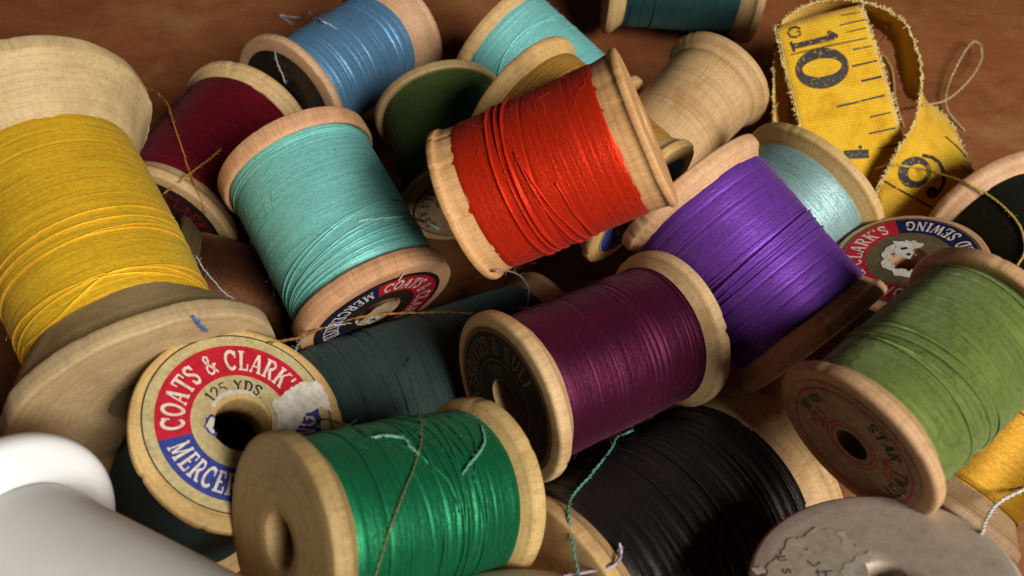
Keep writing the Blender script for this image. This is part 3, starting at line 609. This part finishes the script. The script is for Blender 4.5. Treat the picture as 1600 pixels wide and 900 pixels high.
root, s = SPOOLS['dkgreen']; F = Face(root, s, 'B')
mb = MB(); F.sector(mb, .26, .84, 0, 360, .014); lab = mb.build('label', plain_mat('straw_label_paper', (.38, .27, .15), .7, mottling=.3), root)
mb = MB(); F.sector(mb, .82, .84, 0, 360, .018); mb.build('black_ring', INK_BLACK, lab); mb = MB(); F.text(mb, 'BOILFAST', .62, .14, 108, .019, inward=True, sp=.45); mb.build('black_lettering', INK_BLACK, lab)
mb = MB(); F.text(mb, 'COTTON', .38, .14, 170, .019, sp=.2); mb.build('red_lettering', INK_DULLRED, lab); mb = MB(); F.sector(mb, .28, .34, 0, 360, .018, 0, .03, 2); mb.build('red_ring', INK_DULLRED, lab)

root, s = SPOOLS['gold']; F = Face(root, s, 'B')
mb = MB(); F.sector(mb, .27, .80, 0, 360, .014); lab = mb.build('label', PAPER_CREAM, root)
mb = MB(); F.sector(mb, .50, .78, 0, 360, .018); mb.build('blue_band', INK_BLUE, lab)

root, s = SPOOLS['blue']; F = Face(root, s, 'A')
mb = MB(); F.sector(mb, .25, .80, 0, 360, .014); lab = mb.build('label', PAPER_BLACK, root)
mb = MB(); F.text(mb, 'COATS & CLARK', .48, .2, 100, .019, squeeze=.9); mb.build('lettering', plain_mat('brown_print', (.07, .035, .015), .6), lab)

root, s = SPOOLS['lilac']; F = Face(root, s, 'A')
mb = MB(); F.blob(mb, ragged_poly([(-.86, .16), (-.78, .34), (-.64, .42), (-.57, .55), (-.44, .57), (-.31, .66), (-.13, .58), (-.08, .42), (-.02, .30), (-.1, -.2), (-.3, -.55), (-.6, -.6), (-.82, -.3), (-.88, -.05)], 9, .012), .009)
lab = mb.build('label', plain_mat('beige_label_paper', (.58, .50, .37), .75, mottling=.2), root)
mb = MB(); F.sector(mb, .18, .28, 85, 200, .0135, 0, .05, 6); mb.build('torn_paper', PAPER_WHITE, lab); mb = MB(); F.blob(mb, ragged_poly([(-.16, .56), (-.11, .57), (-.10, .44), (-.14, .42)], 3, .01, 3), .0125); mb.build('torn_paper', PAPER_WHITE, lab); mb = MB(); F.blob(mb, ragged_poly([(-.93, .30), (-.86, .31), (-.83, .25), (-.90, .24)], 3, .01, 3), .0115); mb.build('torn_paper', PAPER_WHITE, lab)
mb = MB(); F.blob(mb, ragged_poly([(-.92, .14), (-.86, .17), (-.82, .22), (-.88, .26), (-.95, .2), (-.97, .0), (-.93, -.1)], 5, .008, 3), .0105); mb.build('brown_paper_edge', plain_mat('brown_paper', (.16, .10, .04), .7), lab)
mb = MB(); y = .40
for ch in 'USA':
    w_, st = G[ch]
    strokes_to(mb, st, lambda px, py, z, y=y: F.pos(-.70 + py * .068, y - px * .085, .0115 + z)); y -= .15
mb.build('red_lettering', INK_DULLRED, lab)
mb = MB()
for pl in ([(-.50, .33), (-.47, .32)], [(-.52, .20), (-.49, .13), (-.44, .15), (-.43, .17)], [(-.50, .06), (-.36, .05)], [(-.47, .09), (-.49, -.02), (-.53, -.02)], [(-.42, .06), (-.43, -.03)]):
    mb = MB(); strokes_to(mb, [(pl, .014)], lambda x, y, z: F.pos(x + .04, y + .1, .0115 + z))
    mb.build('pencil_mark', INK_PENCIL, lab)

# ------------------------------------------------------------------ white plastic reel (front left)
s = frame_of('white'); R, L = s['R'], s['L']
root = bpy.data.objects.new('plastic_spool', None); COL.objects.link(root); root.matrix_world = s['M']
tag(root, 'smooth white plastic reel at the bottom left corner', 'plastic spool')
m, nt, b = new_mat('white_plastic'); b.inputs['Base Color'].default_value = (.86, .87, .88, 1); b.inputs['Roughness'].default_value = .35; b.inputs['Subsurface Weight'].default_value = .15; b.inputs['Subsurface Radius'].default_value = (.3, .3, .3)
n_ = noise_n(nt, nd(nt, 'ShaderNodeTexCoord').outputs['Object'], 3, 4); bp = nd(nt, 'ShaderNodeBump'); bp.inputs['Strength'].default_value = .05; lk(nt, n_.outputs[0], bp.inputs['Height']); lk(nt, bp.outputs[0], b.inputs['Normal'])
WP = m
m, nt, b = new_mat('grey_white_plastic'); 
n_ = noise_n(nt, nd(nt, 'ShaderNodeTexCoord').outputs['Object'], 1.4, 5); lk(nt, ramp(nt, n_.outputs[0], [(.3, (.74, .71, .68)), (.7, (.80, .78, .75))]).outputs[0], b.inputs['Base Color']); b.inputs['Roughness'].default_value = .5
GP = m
rb = s['q'] * R
prof = [(.5, .02), (.6, 0), (R * .8, 0), (R - .12, .01), (R - .05, .04), (R - .015, .09), (R, .16), (R, .24), (R - .02, .31), (R - .07, .36), (R - .15, .39), (R - .25, .40), (rb - .1, .42), (rb - .12, .6), (.5, .6)]
lathe(prof, 3, .002).build('flange', WP, root)
prof = [(.5, .38)] + [(rb - .05 + .05 * min(1, k / 2), .40 + .04 * k) for k in range(3)] + [(rb, .5 + (L - .5) * k / 8) for k in range(1, 8)] + [(rb - .1, L), (.5, L)]
lathe(prof, 4, .004).build('body', GP, root)
SPOOLS['white'] = (root, s)

# ------------------------------------------------------------------ the cloth tape measure
ZO = 2.3
ST = [  # left/near edge (u, v, depth), other edge (u, v, depth)
 ((1275, 345, 17.6), (1425, 318, 17.9)), ((1262, 285, 17.4), (1415, 255, 17.6)), ((1252, 215, 17.25), (1403, 190, 17.4)), ((1232, 130, 17.2), (1378, 100, 17.3)), ((1216, 62, 17.25), (1354, 32, 17.35)),
 ((1213, 44, 17.4), (1345, 10, 17.5)), ((1219, 44, 17.8), (1347, 14, 17.9)), ((1232, 80, 18.3), (1358, 60, 18.5)), ((1240, 180, 18.5), (1360, 170, 18.7)), ((1225, 230, 18.2), (1290, 230, 19.2)),
 ((1210, 190, 17.7), (1245, 190, 19.0)), ((1209, 100, 17.5), (1246, 95, 19.0)), ((1218, 42, 17.5), (1255, 50, 19.0)), ((1256, 10, 17.5), (1287, 30, 19.0)), ((1310, -2, 17.5), (1322, 22, 19.0)),
 ((1366, 8, 17.5), (1362, 36, 19.0)), ((1410, 33, 17.5), (1394, 66, 19.0)), ((1432, 78, 17.4), (1405, 110, 18.9)), ((1439, 118, 17.3), (1420, 150, 18.6)), ((1437, 150, 17.2), (1455, 165, 18.2)),
 ((1428, 192, 17.1), (1483, 190, 17.8)), ((1402, 236, 16.95), (1506, 236, 17.5)), ((1381, 276, 17.0), (1519, 276, 17.4)), ((1370, 300, 17.3), (1500, 322, 17.6)), ((1372, 335, 17.9), (1478, 352, 18.1)), ((1390, 360, 18.5), (1470, 372, 18.8)),
]
E1 = catmull([at(u, v, z + ZO) for (u, v, z), _ in ST], 10); E2 = catmull([at(u, v, z + ZO) for _, (u, v, z) in ST], 10)
mb = MB(); W = 12; vs = []; uvr = []; ln = 0
for i, (a, b_) in enumerate(zip(E1, E2)):
    if i: ln += ((E1[i] + E2[i]) / 2 - (E1[i - 1] + E2[i - 1]) / 2).length
    for k in range(W + 1):
        t = k / W; p = a.lerp(b_, t)
        p = p + Vector((0, 0, .035 * noise.noise(Vector((ln * .8, t * 2, 0))))); vs.append(p); uvr.append((ln, t * 1.9))
fs, uvs = [], []
for i in range(len(E1) - 1):
    for k in range(W):
        f = [i * (W + 1) + k, i * (W + 1) + k + 1, (i + 1) * (W + 1) + k + 1, (i + 1) * (W + 1) + k]; fs.append(f); uvs.append([uvr[j] for j in f])
base = at(1330, 250, 20.5); base.z = 0
mb.add([p - base for p in vs], fs, uvs)
rnd = random.Random(77)
for E, O in ((E1, E2), (E2, E1)):      # frayed selvedge
    for i in range(1, len(E) - 1):
        for _ in range(int(5 + 7 * noise.noise(Vector((i * .33, len(mb.v) * 0, 4.2 if E is E1 else 9.1))))):
            p = E[i].lerp(E[i + 1], rnd.random()) - base; out = (E[i] - O[i]).normalized()
            d = (out * rnd.uniform(.3, 1) + Vector((rnd.gauss(0, .6), rnd.gauss(0, .6), rnd.gauss(0, .6)))).normalized()
            L_ = rnd.uniform(.015, .05)
            mb.tube([p - out * .01, p + d * L_ * .5, p + d * L_ + Vector((rnd.gauss(0, .02), rnd.gauss(0, .02), rnd.gauss(0, .02)))], .0055, 3, 1)
tape = mb.build('tape_measure', [tape_mat(), plain_mat('frayed_cotton', (.74, .58, .24), .9, mottling=.1, bump=0)])
tape.location = base; tag(tape, 'worn yellow cloth tape measure with black numbers, curled in a loop', 'tape measure')
sm = tape.modifiers.new('cloth', 'SOLIDIFY'); sm.thickness = .03; sm.offset = 0
tbvh = BVHTree.FromPolygons([Vector(p) for p in vs], fs)
def on_tape(u, v, z):
    d = ray(u, v).normalized(); h = tbvh.ray_cast(CAM, d)
    if h[0] is None: return None
    n = h[1] if h[1].dot(d) < 0 else -h[1]
    return h[0] + n * (.022 + z) - base
def mark(mb, pl, w, lift=0):
    pts = []
    for a, b_ in zip(pl[:-1], pl[1:]):
        m = max(1, int(math.hypot(b_[0] - a[0], b_[1] - a[1]) / 4)); pts += [(a[0] + (b_[0] - a[0]) * k / m, a[1] + (b_[1] - a[1]) * k / m) for k in range(m)]
    pts.append(pl[-1]); rows = []
    for i, (x, y) in enumerate(pts):
        x0, y0 = pts[max(i - 1, 0)]; x1, y1 = pts[min(i + 1, len(pts) - 1)]; l = math.hypot(x1 - x0, y1 - y0) or 1
        nx, ny = -(y1 - y0) / l * w / 2, (x1 - x0) / l * w / 2
        a, b_ = on_tape(x + nx, y + ny, lift), on_tape(x - nx, y - ny, lift); rows.append((a, b_) if a and b_ else None)
    for r0, r1 in zip(rows[:-1], rows[1:]):
        if r0 and r1 and (r0[0] - r1[0]).length < .4: mb.add([r0[0], r0[1], r1[1], r1[0]], [[0, 1, 2, 3]])
def ringmark(mb, cx, cy, rx, ry, ix, iy, icx, icy, rot, lift=0):
    rows = []; c, s_ = cos(radians(rot)), sin(radians(rot))
    for k in range(37):
        a = 2 * pi * k / 36; o = (rx * cos(a), ry * sin(a)); i_ = (icx + ix * cos(a), icy + iy * sin(a))
        po = on_tape(cx + o[0] * c - o[1] * s_, cy + o[0] * s_ + o[1] * c, lift); pi_ = on_tape(cx + i_[0] * c - i_[1] * s_, cy + i_[0] * s_ + i_[1] * c, lift)
        rows.append((po, pi_) if po and pi_ else None)
    for r0, r1 in zip(rows[:-1], rows[1:]):
        if r0 and r1: mb.add([r0[0], r0[1], r1[1], r1[0]], [[0, 1, 2, 3]])
m, nt, b = new_mat('worn_black_ink'); tc = nd(nt, 'ShaderNodeTexCoord').outputs['Object']
n_ = noise_n(nt, tc, 13, 3, .6); lk(nt, ramp(nt, n_.outputs[0], [(.56, (.018, .014, .010)), (.66, (.30, .17, .02))]).outputs[0], b.inputs['Base Color']); b.inputs['Roughness'].default_value = .7
INKT = m
mb = MB(); ringmark(mb, 1284, 107, 42, 32, 31, 14, 0, -1, -8); mb.build('numeral', INKT, tape)
mb = MB(); mark(mb, [(1239, 73), (1303, 58)], 9); mark(mb, [(1293, 50), (1309, 58)], 6, .004); mark(mb, [(1235, 66), (1241, 82)], 4, .006); mb.build('numeral', INKT, tape)
mb = MB(); mark(mb, [(1250, 46), (1243, 43), (1234, 46), (1231, 52), (1235, 58), (1243, 59), (1250, 55), (1250, 50), (1245, 50)], 3.2); mb.build('numeral', INKT, tape)
mb = MB(); mark(mb, [(1318, 242), (1357, 240)], 14); mark(mb, [(1342, 232), (1345, 228)], 5, .004); mb.build('numeral', INKT, tape)
mb = MB(); ringmark(mb, 1428, 269, 26, 24, 15, 13, 4, 2, -20); mark(mb, [(1440, 243), (1455, 246), (1466, 254), (1473, 267), (1474, 282), (1470, 294), (1462, 302)], 5.5, .004); ringmark(mb, 1456, 300, 10, 9, .5, .5, 0, 0, 0, .008); mb.build('numeral', INKT, tape)
mb = MB()
for pl, w_ in (([(1314, 25), (1344, 20)], 1.6), ([(1312, 40), (1351, 31)], 2), ([(1321, 51), (1353, 44)], 2), ([(1235, 86), (1290, 73), (1354, 60)], 1.8), ([(1332, 78), (1363, 72)], 2.2), ([(1331, 104), (1370, 95)], 3), ([(1345, 127), (1377, 120)], 4),
              ([(1307, 167), (1343, 159)], 3), ([(1345, 158), (1382, 149)], 3.2), ([(1359, 183), (1391, 176)], 2.6), ([(1357, 209), (1398, 200)], 3), ([(1371, 232), (1402, 226)], 2.2),
              ([(1377, 280), (1400, 293)], 3), ([(1402, 294), (1427, 308)], 3), ([(1431, 310), (1466, 329)], 3), ([(1476, 214), (1496, 231), (1512, 250)], 2), ([(1499, 257), (1516, 273)], 2)):
    mb = MB(); mark(mb, pl, w_)
    if mb.f: mb.build('graduation_mark', INKT, tape)

# ------------------------------------------------------------------ loose threads draped over what lies below them
bpy.context.view_layer.update()
V, FC = [], []
for o in list(COL.objects):
    if o.type == 'MESH' and len(o.data.polygons) > 0 and o.name.split('.')[0] in ('flange', 'barrel', 'body', 'ground', 'tape_measure', 'thread'):
        off = len(V); mw = o.matrix_world; V += [mw @ v.co for v in o.data.vertices]; FC += [[off + k for k in p.vertices] for p in o.data.polygons]
BVH = BVHTree.FromPolygons(V, FC)
def on_heap(u, v, lift):
    d = ray(u, v).normalized(); h = BVH.ray_cast(CAM, d); return h[0] - d * lift
def strand(name, pix, rad, mat, label=None, cat='loose thread', parent=None, lift=.03, clear=.03, taper=False, strands=1):
    """pix: (u, v[, height above what is below]); pts are clamped so that the thread spans gaps instead of diving in"""
    P = []
    for p in pix:
        P.append(on_heap(p[0], p[1], p[2] if len(p) > 2 else lift))
    dep = [(p - CAM).dot(FWD) for p in P]
    for i in range(1, len(P) - 1):      # bridge hollows
        m_ = (dep[i - 1] + dep[i + 1]) / 2
        if dep[i] > m_ + .25: P[i] = at(pix[i][0], pix[i][1], m_ + .1); dep[i] = m_ + .1
    C = catmull(P, 10); C = [p + Vector([.012 * noise.noise(Vector((i * .35, k * 9.1 + pix[0][0], 2))) for k in range(3)]) for i, p in enumerate(C)]
    o0 = Vector(C[0]) if not parent else None
    mb = MB(); n = len(C)
    if strands == 1: 
        mb.tube(C, [rad * (.55 + .45 * min(1, 6 * min(i, n - 1 - i) / n)) for i in range(n)], 6)
    else:
        D_ = []
        for i in range(n - 1):
            for k in range(3): D_.append(C[i].lerp(C[i + 1], k / 3))
        D_.append(C[-1])
        for st_ in range(strands):
            pts = []
            for i, p in enumerate(D_):
                t = (D_[min(i + 1, len(D_) - 1)] - D_[max(i - 1, 0)]).normalized(); a = t.orthogonal().normalized(); b2 = t.cross(a); ph = i * .55 + st_ * 2 * pi / strands
                pts.append(p + a * (rad * .5 * cos(ph)) + b2 * (rad * .5 * sin(ph)))
            mb.tube(pts, rad * .6, 5)
    rnd = random.Random(int(pix[0][0]))
    for _ in range(int(n * .8)):
        p = C[rnd.randrange(n)]; d = Vector((rnd.gauss(0, 1), rnd.gauss(0, 1), rnd.gauss(0, 1))).normalized()
        mb.tube([p, p + d * .03, p + d * .06 + Vector((rnd.gauss(0, .02), rnd.gauss(0, .02), rnd.gauss(0, .02)))], .003, 3)
    if parent:
        inv = parent.matrix_world.inverted(); mb.v = [tuple(inv @ Vector(v)) for v in mb.v]
    else: mb.v = [tuple(Vector(v) - o0) for v in mb.v]
    o = mb.build(name, mat, parent)
    if not parent: o.location = o0; tag(o, label, cat, 'loose threads lying over the heap')
    return o
def tmat(n, c): return plain_mat('strand_' + n, c, .6, .35, .3, 14)
strand('loose_thread', [(226, 137, .05), (245, 145, .3), (262, 163, .3), (270, 190, .12), (282, 225), (295, 265), (308, 297, .06), (322, 335, .1)], .016, tmat('orange', (.55, .24, .03)), 'orange thread hanging from the big yellow reel across the maroon reel')
strand('loose_thread', [(256, 302, .1), (285, 280, .1), (312, 260, .1), (332, 245, .12), (345, 233, .14)], .022, tmat('amber', (.50, .25, .04)), 'short frayed amber thread end lying on the maroon reel', strands=2)
strand('loose_thread', [(420, 536, .1), (470, 527, .04), (505, 512, .03), (545, 499, .03), (600, 491, .03), (680, 488, .03), (738, 490, .05)], .022, tmat('tawny', (.38, .18, .04)), 'tawny brown thread stretched over the slate green reel', strands=2)
strand('loose_thread', [(462, 548, .05), (472, 530, .05), (497, 514, .06), (530, 507, .07), (572, 501, .05)], .022, tmat('grey', (.42, .42, .44)), 'grey white twisted thread below the lower label of the aqua reel', strands=2)
strand('loose_thread', [(740, 434, .05), (770, 424, .1), (797, 424, .12), (816, 434, .1), (826, 453, .06), (824, 480, .04)], .016, tmat('mauve', (.40, .29, .29)), 'thin mauve thread curling below the orange red reel')
strand('loose_thread', [(1016, 655, .05), (990, 672, .05), (965, 683, .06), (955, 702, .06), (925, 740, .06), (895, 775, .06), (888, 800, .08), (895, 850, .08), (906, 905, .08)], .021, tmat('sea_green', (.11, .30, .24)), 'sea green thread trailing over the large black reel', strands=2)
strand('loose_thread', [(968, 848, .2), (970, 866, .1), (958, 884, .06), (925, 892, .05), (880, 900, .05)], .022, tmat('lavender', (.46, .42, .52)), 'lavender thread hooked over the near rim of the black reel')
strand('loose_thread', [(1535, 832, .05), (1545, 805, .15), (1565, 783, .2), (1604, 763, .1)], .024, tmat('white', (.68, .66, .62)), 'white thread arching over the deep yellow reel', strands=2)
strand('loose_thread', [(1366, 264, .06), (1392, 258, .05), (1430, 262, .05), (1470, 272, .05), (1510, 286, .06), (1545, 305, .06), (1580, 335, .05), (1597, 362, .05), (1601, 392, .05), (1590, 414, .06)], .024, tmat('straw', (.58, .42, .10)), 'straw yellow twine running from the tape measure over the dark reel', strands=3)
strand('loose_thread', [(1408, 171, .05), (1440, 165, .1), (1475, 158, .3), (1500, 140, .5), (1522, 115, .5), (1534, 90, .5), (1531, 70, .5), (1520, 66, .5), (1505, 85, .5), (1487, 120, .4), (1478, 150, .3), (1481, 172, .2), (1494, 190, .1), (1507, 204, .05)], .024, tmat('cream', (.62, .50, .26)), 'cream thread standing in a loop to the right of the tape measure', strands=2)
CREAM = tmat('cotton', (.60, .45, .16))
strand('frayed_thread', [(1371, 71, .05), (1380, 60, .1), (1387, 46, .15), (1382, 40, .15), (1372, 43, .1)], .024, CREAM, parent=tape)
strand('frayed_thread', [(1376, 80, .08), (1394, 110, .1), (1398, 150, .1), (1405, 178, .1), (1413, 198, .1)], .024, CREAM, parent=tape)
strand('frayed_thread', [(1225, 92, .03), (1227, 122, .05), (1238, 150, .04)], .014, CREAM, parent=tape)
strand('loose_thread', [(1219, 155, .1), (1209, 175, .1), (1207, 192, .1)], .013, CREAM, 'tiny pale fibre beside the left edge of the tape measure')
strand('loose_thread', [(301, 494, .03), (306, 501, .05), (316, 512, .08), (323, 517, .1)], .022, tmat('bright_blue', (.05, .17, .42)), 'short bright blue thread tuft on the rim of the big yellow reel', strands=3)
strand('loose_thread', [(307, 400, .05), (318, 420, .05), (335, 440, .06), (350, 457, .04), (366, 467, .04)], .014, tmat('pale_grey', (.5, .5, .48)), 'fine pale thread across the rim between yellow and aqua reels')
strand('loose_thread', [(429, 80, .04), (434, 100, .05), (442, 118, .05), (446, 130, .04), (456, 141, .04)], .013, tmat('silver', (.5, .48, .46)), 'fine pale thread over the dark label of the steel blue reel')
strand('loose_thread', [(640, 560, .05), (645, 610, .05), (656, 650, .05), (658, 690, .05), (645, 735, .05), (625, 785, .05), (605, 840, .05), (585, 905, .05)], .012, tmat('khaki', (.16, .17, .06)), 'khaki brown thread crossing the emerald reel from top to bottom', strands=2)
strand('thread_tail', [(560, 345, .02), (600, 341, .02), (632, 339, .03), (655, 344, .9), (672, 351, 1.0), (684, 358, 1.0)], .022, tmat('aqua_tail', (.50, .76, .70)), parent=SPOOLS['teal'][0], strands=2)
SV = tmat('silver_blue', (.45, .55, .64))
strand('thread_tail', [(470, 28, .02), (452, 26, .08), (438, 24, .12), (447, 31, .08), (458, 38, .03)], .016, SV, parent=SPOOLS['blue'][0])
strand('thread_tail', [(481, 15, .1), (487, 26, .06), (500, 32, .05), (512, 37, .04), (526, 45, .02)], .018, SV, parent=SPOOLS['blue'][0])
MINT = tmat('mint', (.14, .40, .28))
strand('thread_tail', [(580, 684, .03), (600, 681, .05), (630, 684, .05), (640, 697, .05), (655, 709, .04)], .020, MINT, parent=SPOOLS['green'][0])
strand('thread_tail', [(752, 665, .03), (757, 690, .05), (745, 712, .05), (731, 728, .04), (722, 742, .03)], .020, MINT, parent=SPOOLS['green'][0])
strand('thread_tail', [(480, 662, .03), (505, 655, .12), (530, 660, .1), (560, 672, .04), (585, 690, .03)], .016, tmat('bottle_green', (.03, .09, .05)), parent=SPOOLS['green'][0])

# ------------------------------------------------------------------ camera and light
cd = bpy.data.cameras.new('camera'); cam = bpy.data.objects.new('camera', cd); COL.objects.link(cam)
cam.location = CAM; cam.rotation_euler = (pi / 2 - PITCH, 0, 0)
cd.sensor_width = 36; cd.lens = FPX / 1600 * 36; cd.clip_start = .1; cd.clip_end = 500
cd.dof.use_dof = True; cd.dof.focus_distance = 14.8; cd.dof.aperture_fstop = .30
scene.camera = cam
LDIR, LPOW, AMB = (.47, -.49, .66), 68000, .010
tgt = at(800, 430, 15.5)
def area(name, direction, dist, size, power, color):
    ld = bpy.data.lights.new(name, 'AREA'); ld.shape = 'RECTANGLE'; ld.size, ld.size_y = size; ld.energy = power; ld.color = color
    o = bpy.data.objects.new(name, ld); COL.objects.link(o); d = Vector(direction).normalized(); o.location = tgt + d * dist
    o.rotation_euler = d.to_track_quat('Z', 'Y').to_euler(); return o
area('window_light', LDIR, 70, (26, 26), LPOW, (1, .95, .87))
w = bpy.data.worlds.new('World'); scene.world = w; w.use_nodes = True
bg = w.node_tree.nodes['Background']; bg.inputs[0].default_value = (.75, .85, 1, 1); bg.inputs[1].default_value = AMB
scene.view_settings.view_transform = 'Standard'; scene.view_settings.look = 'None'; scene.view_settings.exposure = 0; scene.view_settings.gamma = 1
scene.cycles.max_bounces = 6; scene.cycles.diffuse_bounces = 3; scene.cycles.use_denoising = True
